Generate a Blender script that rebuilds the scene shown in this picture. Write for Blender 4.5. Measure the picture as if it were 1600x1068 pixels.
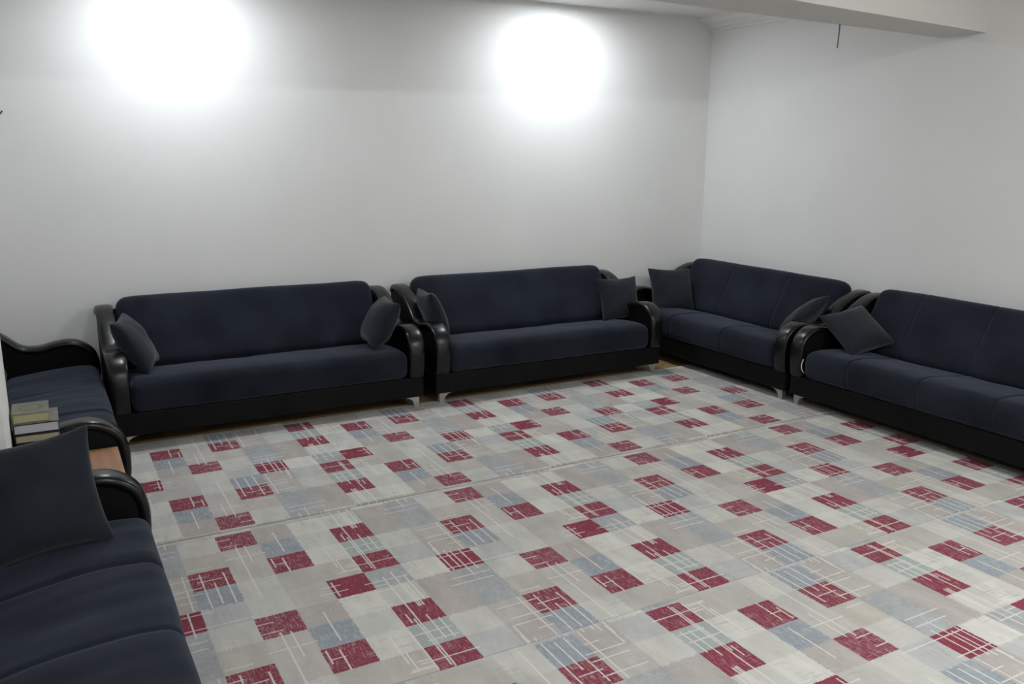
import bpy, bmesh, math, random
from mathutils import Vector, Matrix, noise
random.seed(7)
scene = bpy.context.scene
for o in list(bpy.data.objects): bpy.data.objects.remove(o)
C = scene.collection
R = math.radians
H = 1.75

# ---------------------------------------------------------------- camera
cam_data = bpy.data.cameras.new('camera'); cam = bpy.data.objects.new('camera', cam_data); C.objects.link(cam)
yaw, pitch, roll = R(28.99), R(12.505), R(0.4)
fw = Vector((math.sin(yaw)*math.cos(pitch), math.cos(yaw)*math.cos(pitch), -math.sin(pitch)))
rt = Vector((math.cos(yaw), -math.sin(yaw), 0)); up = rt.cross(fw)
r2 = rt*math.cos(roll) + up*math.sin(roll); u2 = up*math.cos(roll) - rt*math.sin(roll)
M = Matrix((r2, u2, -fw)).transposed().to_4x4(); M.translation = (0, 0, H)
cam.matrix_world = M
cam_data.sensor_width = 36; cam_data.lens = 1340/1600*36; cam_data.clip_start = 0.05
scene.camera = cam

# ---------------------------------------------------------------- world, exposure, lamp strengths
w = bpy.data.worlds.new('world'); scene.world = w; w.use_nodes = True
w.node_tree.nodes['Background'].inputs[0].default_value = (0.5, 0.55, 0.6, 1)
w.node_tree.nodes['Background'].inputs[1].default_value = 0.1
scene.view_settings.view_transform = 'Standard'; scene.view_settings.look = 'None'
scene.view_settings.gamma = 1; scene.view_settings.use_curve_mapping = False
scene.view_settings.exposure = 0.13
LAMPS = [(0.90, 5.72, 110), (3.83, 5.72, 118), (1.35, 0.25, 400), (3.9, 0.25, 540)]   # x, y, emission of the ceiling downlights
LAMP_COL = {True: (.97, 1.0, 1.0), False: (.90, .95, 1.0)}   # near pair is a little warmer than the pair by the wall

# ---------------------------------------------------------------- helpers
def obj(name, bm, mat, parent=None, smooth=False):
    me = bpy.data.meshes.new(name)
    bmesh.ops.recalc_face_normals(bm, faces=bm.faces)
    bm.to_mesh(me); bm.free()
    for m in (mat if isinstance(mat, list) else [mat]): me.materials.append(m)
    if smooth:
        for p in me.polygons: p.use_smooth = True
    o = bpy.data.objects.new(name, me); C.objects.link(o)
    if parent: o.parent = parent
    return o
def empty(name, loc, rz=0):
    o = bpy.data.objects.new(name, None); C.objects.link(o)
    o.location = loc; o.rotation_euler = (0, 0, rz); o.empty_display_size = .1
    return o
def tag(o, label, cat, group=None):
    o['label'] = label; o['category'] = cat
    if group: o['group'] = group
    return o
def struct(o): o['kind'] = 'structure'; return o
def box(bm, x0, x1, y0, y1, z0, z1, bev=0, seg=2):
    r = bmesh.ops.create_cube(bm, size=1)
    bmesh.ops.scale(bm, vec=(x1-x0, y1-y0, z1-z0), verts=r['verts'])
    bmesh.ops.translate(bm, vec=((x0+x1)/2, (y0+y1)/2, (z0+z1)/2), verts=r['verts'])
    if bev:
        es = list({e for v in r['verts'] for e in v.link_edges})
        bmesh.ops.bevel(bm, geom=es, offset=bev, segments=seg, affect='EDGES', profile=.5)
def prism(bm, pts, axis, a0, a1):
    """polygon pts (p,q) extruded along axis: 'x' -> (y,z), 'y' -> (x,z), 'z' -> (x,y)"""
    def P(p, a):
        return {'x': (a, p[0], p[1]), 'y': (p[0], a, p[1]), 'z': (p[0], p[1], a)}[axis]
    A = [bm.verts.new(P(p, a0)) for p in pts]; B = [bm.verts.new(P(p, a1)) for p in pts]
    n = len(pts); bm.faces.new(A); bm.faces.new(B[::-1])
    for i in range(n): bm.faces.new((A[i], A[(i+1) % n], B[(i+1) % n], B[i]))
def spline(pts, n=6):
    out = []; P = [Vector(p) for p in pts]
    for i in range(len(P)-1):
        p0 = P[max(i-1, 0)]; p1 = P[i]; p2 = P[i+1]; p3 = P[min(i+2, len(P)-1)]
        for k in range(n):
            t = k/n
            out.append(.5*((2*p1)+(p2-p0)*t+(2*p0-5*p1+4*p2-p3)*t*t+(3*p1-p0-3*p2+p3)*t**3))
    out.append(P[-1]); return out
def tube(bm, pts, r, seg=8):
    rings = []
    for i, p in enumerate(pts):
        d = (pts[min(i+1, len(pts)-1)]-pts[max(i-1, 0)]).normalized()
        a = d.orthogonal().normalized(); b = d.cross(a)
        rings.append([bm.verts.new(p+(a*math.cos(2*math.pi*k/seg)+b*math.sin(2*math.pi*k/seg))*r) for k in range(seg)])
    for A, B in zip(rings, rings[1:]):
        for k in range(seg): bm.faces.new((A[k], A[(k+1) % seg], B[(k+1) % seg], B[k]))
    bm.faces.new(rings[0][::-1]); bm.faces.new(rings[-1])
def lathe(bm, prof, seg=40, z=0):
    rings = [[bm.verts.new((r*math.cos(2*math.pi*k/seg), r*math.sin(2*math.pi*k/seg), z+h)) for k in range(seg)] for r, h in prof]
    for A, B in zip(rings, rings[1:]):
        for k in range(seg): bm.faces.new((A[k], A[(k+1) % seg], B[(k+1) % seg], B[k]))
    bm.faces.new(rings[0][::-1]); bm.faces.new(rings[-1])
def coords(half, r, step, extra=()):
    s = [half-r+r*math.sin(i*math.pi/2/4) for i in range(5)]
    n = max(2, int(2*(half-r)/step)); mid = [-(half-r)+2*(half-r)*i/n for i in range(n+1)]
    v = set(round(x, 5) for x in mid+s+[-x for x in s])
    for e in extra:
        for d in (-.03, -.016, -.009, -.004, 0, .004, .009, .016, .03): v.add(round(e+d, 5))
    return sorted(v)
def cushion(size, r, step, deform, extra=()):
    """rounded cushion block made of a fine grid, then deformed"""
    hx, hy, hz = (s/2 for s in size)
    G = [coords(hx, r, step, extra), coords(hy, r, step), coords(hz, r, step)]
    bm = bmesh.new(); cache = {}
    def V(x, y, z):
        k = (x, y, z)
        if k not in cache:
            q = Vector((max(-hx+r, min(hx-r, x)), max(-hy+r, min(hy-r, y)), max(-hz+r, min(hz-r, z))))
            d = Vector(k)-q
            if d.length > 1e-9: q = q+d.normalized()*r
            cache[k] = bm.verts.new(deform(q))
        return cache[k]
    X, Y, Z = G
    for a, b, c, f in ((X, Y, Z, lambda p, q, s: (p, q, s)), (Y, Z, X, lambda p, q, s: (s, p, q)), (X, Z, Y, lambda p, q, s: (p, s, q))):
        for s in (c[0], c[-1]):
            for i in range(len(a)-1):
                for j in range(len(b)-1):
                    vs = [V(*f(a[i], b[j], s)), V(*f(a[i+1], b[j], s)), V(*f(a[i+1], b[j+1], s)), V(*f(a[i], b[j+1], s))]
                    if len(set(vs)) == 4:
                        try: bm.faces.new(vs)
                        except ValueError: pass
    return bm

# ---------------------------------------------------------------- materials
def mat(name, col, rough=.6, metal=0, spec=.5):
    m = bpy.data.materials.new(name); m.use_nodes = True
    b = m.node_tree.nodes['Principled BSDF']
    b.inputs['Base Color'].default_value = (*col, 1); b.inputs['Roughness'].default_value = rough
    b.inputs['Metallic'].default_value = metal; b.inputs['Specular IOR Level'].default_value = spec
    return m
def noisy(m, scale, c1, c2, bump=0, bscale=None, stretch=(1, 1, 1), detail=4, bdist=.01, lo=.35, hi=.65):
    nt = m.node_tree; N = nt.nodes; L = nt.links; b = N['Principled BSDF']
    tc = N.new('ShaderNodeTexCoord'); mp = N.new('ShaderNodeMapping'); mp.inputs['Scale'].default_value = stretch
    L.new(tc.outputs['Object'], mp.inputs[0])
    n = N.new('ShaderNodeTexNoise'); n.inputs['Scale'].default_value = scale; n.inputs['Detail'].default_value = detail
    L.new(mp.outputs[0], n.inputs['Vector'])
    r = N.new('ShaderNodeValToRGB'); r.color_ramp.elements[0].color = (*c1, 1); r.color_ramp.elements[1].color = (*c2, 1)
    r.color_ramp.elements[0].position = lo; r.color_ramp.elements[1].position = hi
    L.new(n.outputs['Fac'], r.inputs[0]); L.new(r.outputs[0], b.inputs['Base Color'])
    if bump:
        n2 = N.new('ShaderNodeTexNoise'); n2.inputs['Scale'].default_value = bscale or scale; n2.inputs['Detail'].default_value = 6
        L.new(mp.outputs[0], n2.inputs['Vector'])
        bp = N.new('ShaderNodeBump'); bp.inputs['Strength'].default_value = bump; bp.inputs['Distance'].default_value = bdist
        L.new(n2.outputs['Fac'], bp.inputs['Height']); L.new(bp.outputs[0], b.inputs['Normal'])
    return m
wall_m = noisy(mat('painted_plaster', (.62, .62, .60), .75, spec=.3), 2.2, (.80, .80, .785), (.82, .82, .805), .12, 90, bdist=.002)
ceil_m = noisy(mat('ceiling_paint', (.62, .61, .58), .8, spec=.2), 3, (.79, .785, .77), (.81, .805, .79), .05, 60, bdist=.002)
beam_m = mat('beam_paint', (.70, .695, .675), .8, spec=.2)
plaster_m = mat('cornice_plaster', (.84, .84, .83), .6)
fabric = noisy(mat('navy_velour', (.02, .024, .034), .9, spec=.12), 3.5, (.0085, .0108, .0165), (.0185, .0222, .0325), .35, 420, bdist=.0015, detail=8, lo=.3, hi=.68)
fabric.node_tree.nodes['Principled BSDF'].inputs['Sheen Weight'].default_value = .17
fabric.node_tree.nodes['Principled BSDF'].inputs['Sheen Roughness'].default_value = .45
fabric.node_tree.nodes['Principled BSDF'].inputs['Sheen Tint'].default_value = (.6, .68, .9, 1)
pillow_m = noisy(mat('slate_velour', (.024, .03, .038), .9, spec=.12), 5, (.0115, .0145, .020), (.019, .023, .030), .4, 380, bdist=.0015, detail=6)
pillow_m.node_tree.nodes['Principled BSDF'].inputs['Sheen Weight'].default_value = .17
leather = noisy(mat('black_leatherette', (.008, .008, .009), .27, spec=.4), 6, (.0045, .0045, .005), (.007, .007, .0072), .25, 260, bdist=.001)
leather_dull = noisy(mat('black_leatherette_panel', (.007, .007, .008), .6, spec=.14), 6, (.0035, .0035, .0038), (.0055, .0055, .0058), .25, 260, bdist=.001)
seam_m = mat('seam_thread', (.03, .036, .05), .9)
chrome = mat('brushed_chrome', (.5, .5, .49), .35, .85)
lining_m = mat('white_lining', (.6, .6, .58), .8)
cable_m = mat('grey_cable', (.12, .12, .13), .5)
hook_m = mat('dark_metal', (.05, .05, .05), .35, .8)
wood_m = noisy(mat('orange_wood', (.35, .17, .08), .45), 5, (.30, .145, .065), (.42, .215, .11), .1, 30, stretch=(8, 1, 8))
floor_m = noisy(mat('oak_floor', (.3, .21, .10), .4), 4, (.28, .19, .085), (.40, .29, .15), .05, 30, stretch=(1, 10, 1))
cover_olive = noisy(mat('olive_book_cover', (.15, .15, .10), .5), 30, (.14, .14, .10), (.19, .19, .14))
cover_dark = mat('dark_book_cover', (.012, .011, .012), .5)
cover_brown = noisy(mat('taupe_book_cover', (.2, .17, .14), .5), 25, (.15, .125, .10), (.24, .21, .18))
oval_m = mat('oval_print', (.075, .08, .055), .5)
def pages(name, c1, c2): return noisy(mat(name, c1, .8), 3, c1, c2, .3, 3, stretch=(1, 1, 260), bdist=.001)
pg_yellow = pages('yellow_pages', (.33, .31, .17), (.44, .42, .26))
pg_white = pages('white_pages', (.38, .38, .42), (.5, .5, .55))
pg_tan = pages('tan_pages', (.30, .27, .20), (.40, .38, .26))
lamp_m = {}
def lamp_mat(s):
    if s not in lamp_m:
        m = bpy.data.materials.new('lamp_glow'); m.use_nodes = True; nt = m.node_tree
        nt.nodes.remove(nt.nodes['Principled BSDF']); e = nt.nodes.new('ShaderNodeEmission')
        e.inputs[0].default_value = (*LAMP_COL[s > 400], 1); e.inputs[1].default_value = s
        nt.links.new(e.outputs[0], nt.nodes['Material Output'].inputs[0]); lamp_m[s] = m
    return lamp_m[s]

# ---- carpet print: 7 x 5 table of squares repeating every 1.15 x 0.80 m, with thin cream lines over it
CA, CB, CX0, CY0 = 1.1515, .8023, 1.15-.08225, 3.61+.0802
cream = (.60, .59, .54); lg = (.54, .53, .49); g = (.45, .43, .395); bei = (.47, .44, .39); mau = (.42, .385, .36); mau2 = (.485, .46, .43)
red = (.235, .048, .073); tea = (.36, .40, .385); blu = (.275, .31, .345); gbl = (.35, .365, .375); lbl = (.45, .455, .45)
TABLE = [[(red, .40), (mau, .4), (gbl, .75), (bei, .2), (mau2, .2), (blu, .8), (lg, .5)],
         [(tea, .45), (lg, .5), (g, .4), (red, .55), (mau2, .4), (red, .52), (cream, .3)],
         [(red, .48), (lbl, .8), (mau, .5), (blu, .7), (lg, .6), (g, .3), (bei, .5)],
         [(gbl, .75), (cream, .2), (red, .12), (lbl, .8), (lg, .5), (mau2, .2), (red, .14)],
         [(lg, .4), (mau, .5), (gbl, .8), (lg, .6), (red, .70), (mau, .5), (cream, .4)]]
LINES = [(0.123, 0.744, 0.0035, 0.1), (0.349, 0.526, 0.0035, 0.115), (0.384, 0.538, 0.0035, 0.091), (0.407, 0.594, 0.0035, 0.127), (0.448, 0.572, 0.0035, 0.098), (0.426, 0.508, 0.1025, 0.0032), (0.501, 0.617, 0.175, 0.0032), (0.394, 0.708, 0.089, 0.0032), (0.379, 0.76, 0.097, 0.0032), (0.101, 0.204, 0.0035, 0.0925), (0.048, 0.289, 0.0035, 0.1715), (1.149, 0.328, 0.0035, 0.1325), (0.135, 0.228, 0.0035, 0.0765), (0.072, 0.229, 0.0845, 0.0032), (0.098, 0.285, 0.062, 0.0032), (0.069, 0.407, 0.117, 0.0032), (1.097, 0.441, 0.0465, 0.0032), (0.453, 0.207, 0.0955, 0.0032), (0.453, 0.296, 0.082, 0.0032), (0.442, 0.343, 0.088, 0.0032), (0.571, 0.246, 0.051, 0.0032), (0.472, 0.321, 0.0035, 0.1585), (0.54, 0.328, 0.0035, 0.152), (0.584, 0.371, 0.0035, 0.096), (0.632, 0.341, 0.0035, 0.1405), (0.356, 0.409, 0.0035, 0.065), (0.464, 0.401, 0.034, 0.0032), (0.727, 0.225, 0.0035, 0.2515), (0.764, 0.078, 0.0035, 0.092), (0.909, 0.02, 0.0035, 0.112), (0.746, 0.094, 0.0885, 0.0032), (0.55, 0.128, 0.048, 0.0032), (0.885, 0.255, 0.0035, 0.073), (0.839, 0.217, 0.0035, 0.0455), (0.866, 0.236, 0.028, 0.0032), (0.691, 0.693, 0.0335, 0.0032), (0.703, 0.764, 0.038, 0.0032), (0.031, 0.11, 0.0035, 0.0355), (0.059, 0.16, 0.0035, 0.31), (0.112, 0.746, 0.0035, 0.095), (1.086, 0.376, 0.0035, 0.068), (1.071, 0.285, 0.0035, 0.0975), (1.121, 0.39, 0.024, 0.0032), (1.104, 0.432, 0.0405, 0.0032), (0.993, 0.587, 0.058, 0.0032), (0.994, 0.536, 0.041, 0.0032), (1.005, 0.563, 0.0035, 0.0635), (0.065, 0.584, 0.097, 0.0032), (0.058, 0.673, 0.0035, 0.117), (0.103, 0.683, 0.0035, 0.1615), (0.143, 0.691, 0.0035, 0.1135), (0.025, 0.62, 0.027, 0.0032), (1.14, 0.664, 0.0625, 0.0032)]
def carpet_material(name, centre=None):
    m = mat(name, (.5, .5, .5), .95, spec=.1); nt = m.node_tree; N = nt.nodes; L = nt.links; bs = N['Principled BSDF']
    def math_(op, a, b=None, c=None):
        n = N.new('ShaderNodeMath'); n.operation = op
        for i, v in enumerate((a, b, c)):
            if v is None: continue
            if isinstance(v, (int, float)): n.inputs[i].default_value = v
            else: L.new(v, n.inputs[i])
        return n.outputs[0]
    def vec(op, a, b=None, c=None):
        n = N.new('ShaderNodeVectorMath'); n.operation = op
        for i, v in enumerate((a, b, c)):
            if v is None: continue
            if isinstance(v, tuple): n.inputs[i].default_value = v
            else: L.new(v, n.inputs[i])
        return n.outputs[0]
    def noise_(v, scale, detail=2, rough=.5):
        n = N.new('ShaderNodeTexNoise'); n.inputs['Scale'].default_value = scale; n.inputs['Detail'].default_value = detail
        n.inputs['Roughness'].default_value = rough; L.new(v, n.inputs['Vector']); return n
    tc = N.new('ShaderNodeTexCoord'); P = tc.outputs['Object']
    if centre: P = vec('MULTIPLY_ADD', P, (-1, -1, 1), (2*centre[0], 2*centre[1], 0))
    # P' = (X-X0, Y0-Y)
    Q = vec('MULTIPLY_ADD', P, (1, -1, 0), (-CX0, CY0, 0))
    streak = noise_(vec('MULTIPLY', Q, (210, 9, 1)), 1, 3)
    streak2 = noise_(vec('MULTIPLY', Q, (9, 210, 1)), 1, 3)
    wob = noise_(Q, 45, 2)
    sepq = N.new('ShaderNodeSeparateXYZ'); L.new(Q, sepq.inputs[0])
    jx = math_('MULTIPLY', math_('SUBTRACT', streak2.outputs['Fac'], .5), .012)
    jy = math_('MULTIPLY', math_('SUBTRACT', streak.outputs['Fac'], .5), .022)
    def lookup(table, kx, ky):
        u = math_('FRACT', math_('DIVIDE', math_('ADD', sepq.outputs[0], math_('MULTIPLY', jx, kx)), CA))
        v = math_('FRACT', math_('DIVIDE', math_('ADD', sepq.outputs[1], math_('MULTIPLY', jy, ky)), CB))
        return table_nodes(table, u, v)
    def table_nodes(table, u, v):
      col = None; al = None
      for ri, row in enumerate(table):
          rp = N.new('ShaderNodeValToRGB'); rp.color_ramp.interpolation = 'CONSTANT'; e = rp.color_ramp.elements
          while len(e) < 7: e.new(.5)
          for k in range(7): e[k].position = k/7
          for k in range(7): e[k].color = (*row[k][0], row[k][1])
          L.new(u, rp.inputs[0])
          if col is None: col, al = rp.outputs['Color'], rp.outputs['Alpha']
          else:
              f = math_('GREATER_THAN', v, ri/5)
              mx = N.new('ShaderNodeMix'); mx.data_type = 'RGBA'; L.new(f, mx.inputs['Factor']); L.new(col, mx.inputs[6]); L.new(rp.outputs['Color'], mx.inputs[7]); col = mx.outputs[2]
              mf = N.new('ShaderNodeMix'); mf.data_type = 'FLOAT'; L.new(f, mf.inputs['Factor']); L.new(al, mf.inputs[2]); L.new(rp.outputs['Alpha'], mf.inputs[3]); al = mf.outputs[0]
      return col, al
    fill = [lg, mau2, lbl, bei, g, cream, lg]
    PALE = [[((fill[(i*3+j) % 7], .45) if c == red else (c, a)) for j, (c, a) in enumerate(row)] for i, row in enumerate(TABLE)]
    REDS = [[((1, 1, 1), a) if c == red else ((0, 0, 0), a) for c, a in row] for row in TABLE]
    pc, pa = lookup(PALE, 2.6, 2.2)
    rm, ra = lookup(REDS, .8, .7)
    # the woven pattern stops short of the strip's two long edges
    sp = N.new('ShaderNodeSeparateXYZ'); L.new(P, sp.inputs[0]); Yp = sp.outputs[1]
    inside = math_('MULTIPLY', math_('LESS_THAN', Yp, 3.852), math_('GREATER_THAN', Yp, 2.412))
    edge_free = math_('MAXIMUM', inside, math_('LESS_THAN', Yp, 2.36))
    sr = N.new('ShaderNodeSeparateColor'); L.new(rm, sr.inputs[0]); isred = math_('MULTIPLY', sr.outputs[0], edge_free)
    mx = N.new('ShaderNodeMix'); mx.data_type = 'RGBA'; L.new(isred, mx.inputs['Factor']); L.new(pc, mx.inputs[6]); mx.inputs[7].default_value = (*red, 1); col = mx.outputs[2]
    mf = N.new('ShaderNodeMix'); mf.data_type = 'FLOAT'; L.new(isred, mf.inputs['Factor']); L.new(pa, mf.inputs[2]); L.new(ra, mf.inputs[3]); al = mf.outputs[0]
    # brushed wear in the weave: thin pale scratches, stronger where the table says so
    sc = noise_(vec('MULTIPLY', Q, (230, 22, 1)), 1, 3, .6)
    sc2 = noise_(vec('MULTIPLY', Q, (26, 150, 1)), 1, 3, .6)
    smax = math_('MAXIMUM', sc.outputs['Fac'], math_('SUBTRACT', sc2.outputs['Fac'], .05))
    th = math_('ADD', smax, math_('MULTIPLY', al, .16))
    mr = N.new('ShaderNodeMapRange'); mr.inputs[1].default_value = .61; mr.inputs[2].default_value = .80; L.new(th, mr.inputs[0])
    mr.inputs[4].default_value = .62
    mx = N.new('ShaderNodeMix'); mx.data_type = 'RGBA'; L.new(mr.outputs[0], mx.inputs['Factor']); L.new(col, mx.inputs[6]); mx.inputs[7].default_value = (.56, .535, .50, 1); col = mx.outputs[2]
    # fainter grey brush marks over the pale squares
    dk = noise_(vec('MULTIPLY', vec('ADD', Q, (3.7, 1.9, 0)), (90, 8, 1)), 1, 4, .65); dk2 = noise_(vec('MULTIPLY', Q, (6, 70, 1)), 1, 4, .65)
    pt = noise_(vec('MULTIPLY', Q, (7, 6, 1)), 1, 2)
    dm = math_('MULTIPLY', math_('MAXIMUM', dk.outputs['Fac'], dk2.outputs['Fac']), math_('ADD', pt.outputs['Fac'], .5))
    mrd = N.new('ShaderNodeMapRange'); mrd.inputs[1].default_value = .58; mrd.inputs[2].default_value = .78; mrd.inputs[4].default_value = .7; L.new(dm, mrd.inputs[0])
    dfac = math_('MULTIPLY', mrd.outputs[0], math_('SUBTRACT', 1, isred))
    mx = N.new('ShaderNodeMix'); mx.data_type = 'RGBA'; L.new(dfac, mx.inputs['Factor']); L.new(col, mx.inputs[6]); mx.inputs[7].default_value = (.37, .36, .35, 1); col = mx.outputs[2]
    # soft blotches
    bl = noise_(vec('MULTIPLY', Q, (14, 5, 1)), 1, 3)
    mr2 = N.new('ShaderNodeMapRange'); mr2.inputs[1].default_value = .3; mr2.inputs[2].default_value = .7; mr2.inputs[3].default_value = .90; mr2.inputs[4].default_value = 1.07
    L.new(bl.outputs['Fac'], mr2.inputs[0]); col = vec('MULTIPLY', col, mr2.outputs[0])
    # lines
    Pc = vec('ADD', Q, (0, 0, 0)); dist = None
    for cx, cy, hx, hy in LINES:
        d = vec('WRAP', vec('SUBTRACT', Pc, (cx, cy, 0)), (CA/2, CB/2, 1), (-CA/2, -CB/2, -1))
        d = vec('SUBTRACT', vec('ABSOLUTE', d), (hx, hy, 0))
        s = N.new('ShaderNodeSeparateXYZ'); L.new(d, s.inputs[0]); k = math_('MAXIMUM', s.outputs[0], s.outputs[1])
        dist = k if dist is None else math_('MINIMUM', dist, k)
    dist = math_('ADD', dist, math_('MULTIPLY', math_('SUBTRACT', wob.outputs['Fac'], .5), .004))
    ml = N.new('ShaderNodeMapRange'); ml.inputs[1].default_value = .0008; ml.inputs[2].default_value = -.0012; L.new(dist, ml.inputs[0]); ml.inputs[4].default_value = .85
    mx = N.new('ShaderNodeMix'); mx.data_type = 'RGBA'; L.new(ml.outputs[0], mx.inputs['Factor']); L.new(col, mx.inputs[6]); mx.inputs[7].default_value = (.66, .63, .58, 1); col = mx.outputs[2]
    L.new(col, bs.inputs['Base Color'])
    pile = noise_(P, 500, 2); bp = N.new('ShaderNodeBump'); bp.inputs['Strength'].default_value = .3; bp.inputs['Distance'].default_value = .002
    L.new(pile.outputs['Fac'], bp.inputs['Height']); L.new(bp.outputs[0], bs.inputs['Normal'])
    return m

# ---------------------------------------------------------------- room shell
XL, XR, YB, YF, ZC = -.68, 5.52, 6.27, -1.6, 2.92
def slab(name, *a, m=wall_m):
    bm = bmesh.new(); box(bm, *a); return struct(obj(name, bm, m))
slab('floor', XL-.1, XR+.1, YF-.1, YB+.1, -.1, 0, m=floor_m)
slab('wall_back', XL-.1, XR+.1, YB, YB+.1, 0, ZC)
slab('wall_right', XR, XR+.1, YF, YB, 0, ZC)
slab('wall_left', XL-.1, XL, YF, YB, 0, ZC)
slab('wall_front', XL-.1, XR+.1, YF-.1, YF, 0, ZC)
slab('ceiling', XL-.1, XR+.1, YF-.1, YB+.1, ZC, ZC+.1, m=ceil_m)
# square column beside the little table, carrying the ceiling beam
slab('trim_1', XL, -.172, 3.47, 4.02, 0, ZC)
struct(bpy.data.objects['trim_1'])
bm = bmesh.new()
prism(bm, [(XL, 3.22), (3.5, 3.42), (XR, 3.65), (XR, 3.97), (XL, 3.60)], 'z', 2.525, ZC)
struct(obj('trim_2', bm, beam_m))
# stepped cornice along the right wall
prof = [(0, 0), (-.19, 0), (-.185, -.018), (-.165, -.022), (-.15, -.04), (-.12, -.052), (-.085, -.058), (-.07, -.066), (-.066, -.078), (-.04, -.088), (-.022, -.094), (-.02, -.108), (0, -.11)]
bm = bmesh.new(); prism(bm, [(XR+x, ZC+z) for x, z in prof], 'y', 3.93, YB)
struct(obj('trim_3', bm, plaster_m))

# ---------------------------------------------------------------- carpets
m_fwd = carpet_material('carpet_print')
m_revA = carpet_material('carpet_print_turned', (.679, 3.883))
m_revC = carpet_material('carpet_print_turned_near', (1.5765, 2.40))
def carpet(y0, y1, m, label):
    bm = bmesh.new(); box(bm, -.20, 4.74, y0, y1, 0.0005, .011, .003, 2)
    return tag(obj('patterned_carpet', bm, m), label, 'carpet', 'carpet strips laid side by side')
carpet(3.903, 5.41, m_revA, 'pale carpet strip with crimson squares running along the back sofas')
carpet(2.420, 3.886, m_fwd, 'pale carpet strip with crimson squares, second from the back sofas')
carpet(.942, 2.4155, m_revC, 'pale carpet strip with crimson squares nearest the camera')
carpet(-.5, .940, m_fwd, 'pale carpet strip behind and below the camera')
bpy.data.objects.remove(bpy.data.objects['patterned_carpet.003'])

# ---------------------------------------------------------------- sofas
ARM = [(-.925, .215), (-.938, .30), (-.938, .40), (-.915, .475), (-.86, .525), (-.79, .548), (-.70, .54), (-.61, .522), (-.52, .535), (-.44, .60), (-.36, .66), (-.27, .706), (-.18, .73), (-.09, .728), (-.055, .69)]
W2, AW = .99, .112
def arm_panel_bm(s):
    pts = [p for p in spline([(0, a, b) for a, b in ARM], 4)]
    poly = [(p.y*.985-.004, p.z-.02) for p in pts] + [(-.055, .20), (-.90, .20)]
    bm = bmesh.new(); xo = W2-.012; xi = W2-AW+.014
    prism(bm, poly, 'x', s*xi, s*xo); return bm
def arm_rest_bm(s):
    """padded leather roll swept over the arm's S curve"""
    path = spline([(0, a, b) for a, b in ARM], 5); bm = bmesh.new(); rings = []
    hw = AW/2; n = 18
    for i, p in enumerate(path):
        t = (path[min(i+1, len(path)-1)]-path[max(i-1, 0)]).normalized()
        nrm = Vector((0, -t.z, t.y))       # outward normal of the curve
        f = i/(len(path)-1)
        ww = hw*(1+.10*math.exp(-((f-.36)/.12)**2)-.03*math.exp(-((f-.05)/.1)**2))
        th = .023
        ring = []
        for k in range(n):
            a = 2*math.pi*k/n; ca, sa = math.cos(a), math.sin(a)
            x = math.copysign(abs(ca)**.55, ca)*ww; h = math.copysign(abs(sa)**.75, sa)*th
            ring.append(bm.verts.new(Vector((s*(W2-hw)+x, p.y, p.z))+nrm*(h-.012)))
        rings.append(ring)
    for A, B in zip(rings, rings[1:]):
        for k in range(n): bm.faces.new((A[k], A[(k+1) % n], B[(k+1) % n], B[k]))
    bm.faces.new(rings[0][::-1]); bm.faces.new(rings[-1]); return bm
def leg_bm(s, front):
    o = .955; y = -.885 if front else -.12
    prof = [(o, .072), (o-.095, .072), (o-.092, .066), (o-.07, .060), (o-.052, .048), (o-.042, .032), (o-.038, .012), (o-.038, 0 if front else -.0115), (o-.004, 0 if front else -.0115), (o, .02)]
    bm = bmesh.new(); prism(bm, [(s*x, z) for x, z in prof], 'y', y-.018, y+.018); return bm
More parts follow.
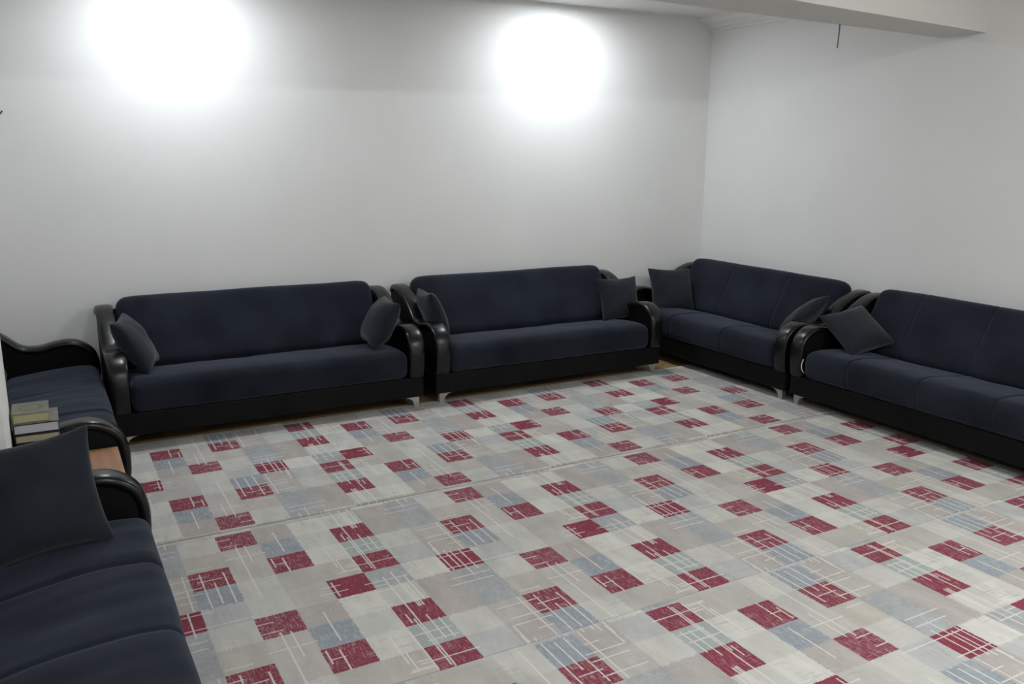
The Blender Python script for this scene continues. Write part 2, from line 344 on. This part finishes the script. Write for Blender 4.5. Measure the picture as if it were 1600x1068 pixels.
def make_sofa(loc, rz, label, seams=(), creases=0, seed=0, seam_show=False, group=None):
    t = empty('sofa_bed', (loc[0], loc[1], .0115), rz); tag(t, label, 'sofa', group)
    off = Vector((seed*7.3, seed*3.1, 0))
    bm = bmesh.new(); box(bm, -W2+.004, W2-.004, -.918, -.05, .07, .212, .008, 2); obj('base', bm, leather_dull, t)
    bm = bmesh.new(); box(bm, -W2+AW+.01, W2-AW-.01, -.06, -.03, .20, .70, .006, 2); obj('back_panel', bm, leather_dull, t)
    for s in (-1, 1):
        p = obj('arm_panel', arm_panel_bm(s), leather_dull, t)
        obj('arm_rest', arm_rest_bm(s), leather, t, True)
        for fr in (1, 0): obj('leg', leg_bm(s, fr), chrome, t)
    sw = 2*(W2-AW)-.008
    def seat(q):
        y = q.y-.67; z = q.z+.307; top = max(0, q.z/.1)
        if q.z > 0:
            dd = (y+.93)/.5
            z += .012*math.sin(min(1, max(0, dd))*math.pi*.9)-.05*max(0, dd-.25)
            nz = noise.noise(Vector((q.x*2.2, y*3, 0))+off)*.008 + noise.noise(Vector((q.x*7, y*5, 3))+off)*.004
            if creases: nz += -abs(noise.noise(Vector((q.x*5.5+.25*y, y*1.2, 5))+off))*.014*creases + noise.noise(Vector((q.x*16, y*3, 9))+off)*.004*creases
            z += nz*top
        y2 = y
        if q.y < -.1:
            y2 += noise.noise(Vector((q.x*3, q.z*8, 8))+off)*.006 - .008*math.cos(q.z/.1*1.3)*(1 if q.y < -.2 else 0)
        z *= 1
        for sx in seams:
            wv = .02*creases*noise.noise(Vector((y*5, sx*9, 2))+off); gsh = math.exp(-((q.x-sx-wv)/(.0075+.004*creases))**2)*(.009-.003*creases)
            if q.z > 0: z -= gsh*top
            if q.y < -.2: y2 += gsh*.8
        # ends fall away a little
        e = max(0, abs(q.x)-(sw/2-.12))/.12
        if q.z > 0: z -= .012*e*e
        return Vector((q.x, y2, z))
    st = obj('seat', cushion((sw, .52, .20), .055, .028, seat, seams), fabric, t, True)
    ang = R(27); ca, sa = math.cos(ang), math.sin(ang)
    bw = sw-.015
    def back(q):
        x, y, z = q.x, q.y, q.z
        zz = z+.25
        if y < 0:
            y -= .02*math.cos(x/bw*math.pi)*math.cos(z/.5*math.pi)*.6
            y += noise.noise(Vector((x*2.4, z*3, 11))+off)*.010 + noise.noise(Vector((x*7, z*5, 13))+off)*.004
            for sx in seams: y += math.exp(-((x-sx)/.0075)**2)*.009
        z += noise.noise(Vector((x*1.5, 0, 17))+off)*.006
        e = max(0, abs(x)-(bw/2-.14))/.14
        if z > 0: zz2 = z-.016*e*e
        else: zz2 = z
        zz = zz2+.25
        return Vector((x, -.345+(y)*ca+zz*sa-.04, .335+zz*ca-y*sa*.9+.01))
    bk = obj('backrest', cushion((bw, .14, .50), .06, .03, back, seams), fabric, t, True)
    if seam_show:
        for sx in seams:
            pts = [seat(Vector((sx, -.26, zq)))+Vector((0, -.001, 0)) for zq in (-.03, 0, .03, .055)]
            bm = bmesh.new(); tube(bm, pts, .0022, 6); obj('seam', bm, seam_m, st)
            pts = [back(Vector((sx, -.07, zq)))+Vector((0, -.001, .001)) for zq in (-.17, -.09, 0, .09, .17)]
            bm = bmesh.new(); tube(bm, pts, .002, 6); obj('seam', bm, seam_m, bk)
    return t, seat, st
G = 'matching navy and black sofa beds round the walls'
make_sofa((1.27, 6.25, 0), 0, 'navy sofa bed on the left along the back wall, under the left light pool', seed=1, group=G)
make_sofa((3.335, 6.25, 0), 0, 'navy sofa bed on the right along the back wall, under the right light pool', seed=2, group=G)
make_sofa((XR-.01, 5.235, 0), R(-90), 'navy sofa bed on the right wall, in the far corner of the room', seams=(-.30, .32), seed=3, seam_show=True, group=G)
s4, seat4, seatobj4 = make_sofa((XR-.01, 3.215, 0), R(-90), 'navy sofa bed on the right wall nearest the camera, cut by the frame', seams=(-.50, .02, .50), seed=4, seam_show=True, group=G)
make_sofa((XL+.01, 5.07, 0), R(90), 'navy sofa bed on the left wall, beyond the white column and books', seams=(-.28, .28), creases=1, seed=5, group=G)
make_sofa((XL+.01, 2.46, 0), R(90), 'navy sofa bed in the lower left, nearest the camera', seams=(-.05, .42), creases=.9, seed=6, group=G)
# white lining showing at the end of the near right sofa's seat (its far end)
bm = bmesh.new(); sgn = -1
pts = [Vector((-(W2-AW)+.006, -.915, .245)), Vector((-(W2-AW)+.004, -.936, .275)), Vector((-(W2-AW)+.004, -.940, .31)), Vector((-(W2-AW)+.006, -.928, .345))]
tube(bm, [Vector(p) for p in spline([tuple(p) for p in pts], 4)], .0035, 6); o = obj('lining_edge', bm, lining_m, seatobj4); o['label'] = 'white lining edge'

# ---------------------------------------------------------------- pillows
def pillow(centre, U, V, size, label, thick=.15, seed=0, m=pillow_m):
    U = Vector(U).normalized(); V = Vector(V); V = (V-U*V.dot(U)).normalized(); Nn = U.cross(V)
    h = size/2; n = 26; bm = bmesh.new(); g1 = {}
    off = Vector((seed*5.1, seed*2.7, 1))
    for side in (1, -1):
        for i in range(n+1):
            for j in range(n+1):
                a = math.sin((2*i/n-1)*math.pi/2); b = math.sin((2*j/n-1)*math.pi/2)
                edge = i in (0, n) or j in (0, n)
                if edge and (i, j, 1) in g1: g1[(i, j, -1)] = g1[(i, j, 1)]; continue
                x = a*h*(1-.10*(1-b*b)*abs(a)); y = b*h*(1-.10*(1-a*a)*abs(b))
                t = thick/2*((1-a*a)*(1-b*b))**.38
                # gathered creases towards the corners
                t *= 1+.10*noise.noise(Vector((a*2.2, b*2.2, side*3))+off)
                t += .0035*noise.noise(Vector((a*6, b*6, side))+off)*(1-max(abs(a), abs(b)))
                bend = .012*noise.noise(Vector((a*1.1, b*1.1, 7))+off)
                g1[(i, j, side)] = bm.verts.new(U*x+V*y+Nn*(side*t+bend))
        for i in range(n):
            for j in range(n):
                vs = [g1[(i, j, side)], g1[(i+1, j, side)], g1[(i+1, j+1, side)], g1[(i, j+1, side)]]
                bm.faces.new(vs if side == 1 else vs[::-1])
    o = obj('throw_pillow', bm, m, None, True); o.location = centre
    return tag(o, label, 'pillow', 'slate throw pillows on the sofas')
pillow((.465, 5.62, .585), (.27, 1, 0), (-.52, 0, .86), .37, 'slate pillow leaning on the left arm of the back-left sofa', seed=1)
pillow((2.035, 5.57, .585), (.10, 1, .0), (.50, .1, .84), .355, 'slate pillow leaning on the right arm of the back-left sofa', seed=2, thick=.19)
pillow((2.475, 5.66, .59), (.14, 1, -.05), (-.34, .1, .9), .37, 'dark slate pillow against the left arm of the back-right sofa', seed=3)
pillow((4.19, 5.73, .565), (1, -.12, .02), (.0, .33, .94), .36, 'slate pillow with pointed corner in the right end of the back-right sofa', seed=4)
pillow((4.88, 5.90, .565), (1, -.26, -.02), (.0, .42, .90), .40, 'slate pillow against the far arm of the corner sofa', seed=5)
pillow((4.96, 4.48, .54), (.89, -.05, .42), (-.25, -.70, .60), .38, 'dark slate pillow lying tilted over the near arm of the corner sofa', seed=6)
pillow((4.93, 3.95, .555), (.98, -.12, .16), (-.1, .80, .55), .38, 'slate pillow slumped at the far end of the near right sofa', seed=7)
pillow((-.09, 3.16, .595), (1, .05, .10), (-.22, .38, .90), .41, 'large dark pillow on the lower-left sofa beside the books', seed=8, thick=.15)

# ---------------------------------------------------------------- small table and books
t = empty('side_table', (0, 3.76, .0115)); tag(t, 'small orange wood table wedged between the two left sofas', 'table')
bm = bmesh.new(); box(bm, -.16, .225, -.285, .285, .415, .44, .004, 2); obj('table_top', bm, wood_m, t)
bm = bmesh.new(); box(bm, -.15, .21, -.27, .27, .355, .415, .003, 2); obj('apron', bm, wood_m, t)
for sx in (-.13, .185):
    for sy in (-.25, .25):
        bm = bmesh.new(); box(bm, sx-.02, sx+.02, sy-.02, sy+.02, 0, .356, .003, 2); obj('leg', bm, wood_m, t)
def book(x0, x1, y0, y1, z0, z1, cover, page, label, oval=False, ct=.004, rz=0):
    cx, cy = (x0+x1)/2, (y0+y1)/2; hx, hy = (x1-x0)/2, (y1-y0)/2; h = z1-z0
    t = empty('book', (cx, cy, z0+.0117), R(rz)); tag(t, label, 'book', 'books stacked by the column')
    bm = bmesh.new()
    box(bm, -hx, hx, -hy, hy, 0, ct, .001, 1); box(bm, -hx, hx, -hy, hy, h-ct, h, .001, 1)
    box(bm, -hx-.001, -hx+ct, -hy, hy, .0005, h-.0005, .001, 1)
    cv = obj('cover', bm, cover, t)
    bm = bmesh.new(); box(bm, -hx+ct, hx-.005, -hy+.005, hy-.005, ct, h-ct, .001, 1); obj('page_block', bm, page, t)
    if oval:
        for r0, r1, z in ((.86, 1.0, .0006), (.0, .62, .0006)):
            bm = bmesh.new(); n = 36; a = hx*.60; b = hy*.62
            O = [bm.verts.new((a*r1*math.cos(2*math.pi*k/n), b*r1*math.sin(2*math.pi*k/n), h+z)) for k in range(n)]
            if r0:
                I = [bm.verts.new((a*r0*math.cos(2*math.pi*k/n), b*r0*math.sin(2*math.pi*k/n), h+z)) for k in range(n)]
                for k in range(n): bm.faces.new((O[k], O[(k+1) % n], I[(k+1) % n], I[k]))
                obj('oval_ornament', bm, oval_m, cv)
            else: bm.free()
    return t
book(-.155, .0, 3.86, 4.03, .4402, .497, cover_dark, pg_tan, 'book at the very bottom of the stack, on the table')
book(-.155, .005, 3.87, 4.04, .4972, .553, cover_dark, pg_white, 'fourth book from the top, behind the big pillow')
book(-.160, .004, 3.895, 4.09, .5535, .590, cover_dark, pg_tan, 'dark book with tan page edges, third from the top')
book(-.162, .006, 3.90, 4.11, .5902, .634, cover_dark, pg_white, 'thick dark book with white page edges under the olive one')
bpy.data.objects['book.003'].children[0].data.materials[0] = cover_dark
bm = bmesh.new(); box(bm, -.083, .0835, -.104, .104, .0440, .0452); o = obj('top_panel', bm, cover_brown, bpy.data.objects['book.003']); o['label'] = 'taupe top of the cover'
book(-.162, -.026, 3.905, 4.085, .6356, .678, cover_olive, pg_yellow, 'olive book with an oval ornament on top of the stack', oval=True)

# ---------------------------------------------------------------- ceiling lamps, cable, hook
for i, (x, y, s) in enumerate(LAMPS):
    t = empty('ceiling_lamp', (x, y, ZC))
    tag(t, ['round ceiling downlight over the back-left sofa', 'round ceiling downlight over the back-right sofa', 'round ceiling downlight near the camera, left', 'round ceiling downlight near the camera, right'][i], 'lamp', 'ceiling downlights')
    bm = bmesh.new(); n = 40
    k = .136/.104 if i < 2 else 1; lathe(bm, [(r*k, h) for r, h in ((.122, 0), (.122, -.010), (.116, -.016), (.106, -.016), (.104, -.010), (.104, 0))], n); obj('lamp_rim', bm, plaster_m, t, True)
    bm = bmesh.new(); lathe(bm, [(.135, -.008), (.135, -.012)] if i < 2 else [(.103, -.008), (.103, -.02), (.096, -.034), (.078, -.046), (.05, -.055), (.02, -.058)], n); obj('diffuser', bm, lamp_mat(s), t)
bm = bmesh.new()
tube(bm, spline([(4.43, 3.885, 2.53), (4.43, 3.885, 2.49), (4.428, 3.885, 2.44), (4.424, 3.885, 2.385)], 4), .0042, 8)
tag(obj('hanging_cable', bm, cable_m, None, True), 'short dark cable stub hanging from the ceiling beam', 'cable')
t = empty('wall_hook', (-.15, YB, 1.965)); tag(t, 'dark curved wall hook at the left edge of the back wall', 'hook')
bm = bmesh.new(); lathe(bm, [(.016, 0), (.016, .006), (.012, .009)], 20); bmesh.ops.rotate(bm, cent=(0, 0, 0), matrix=Matrix.Rotation(R(90), 3, 'X'), verts=bm.verts); obj('mount_plate', bm, hook_m, t)
bm = bmesh.new(); tube(bm, spline([(0, -.005, 0), (.004, -.03, -.006), (.014, -.045, -.018), (.030, -.05, -.010), (.042, -.05, .006)], 5), .0045, 8); obj('hook_arm', bm, hook_m, t, True)
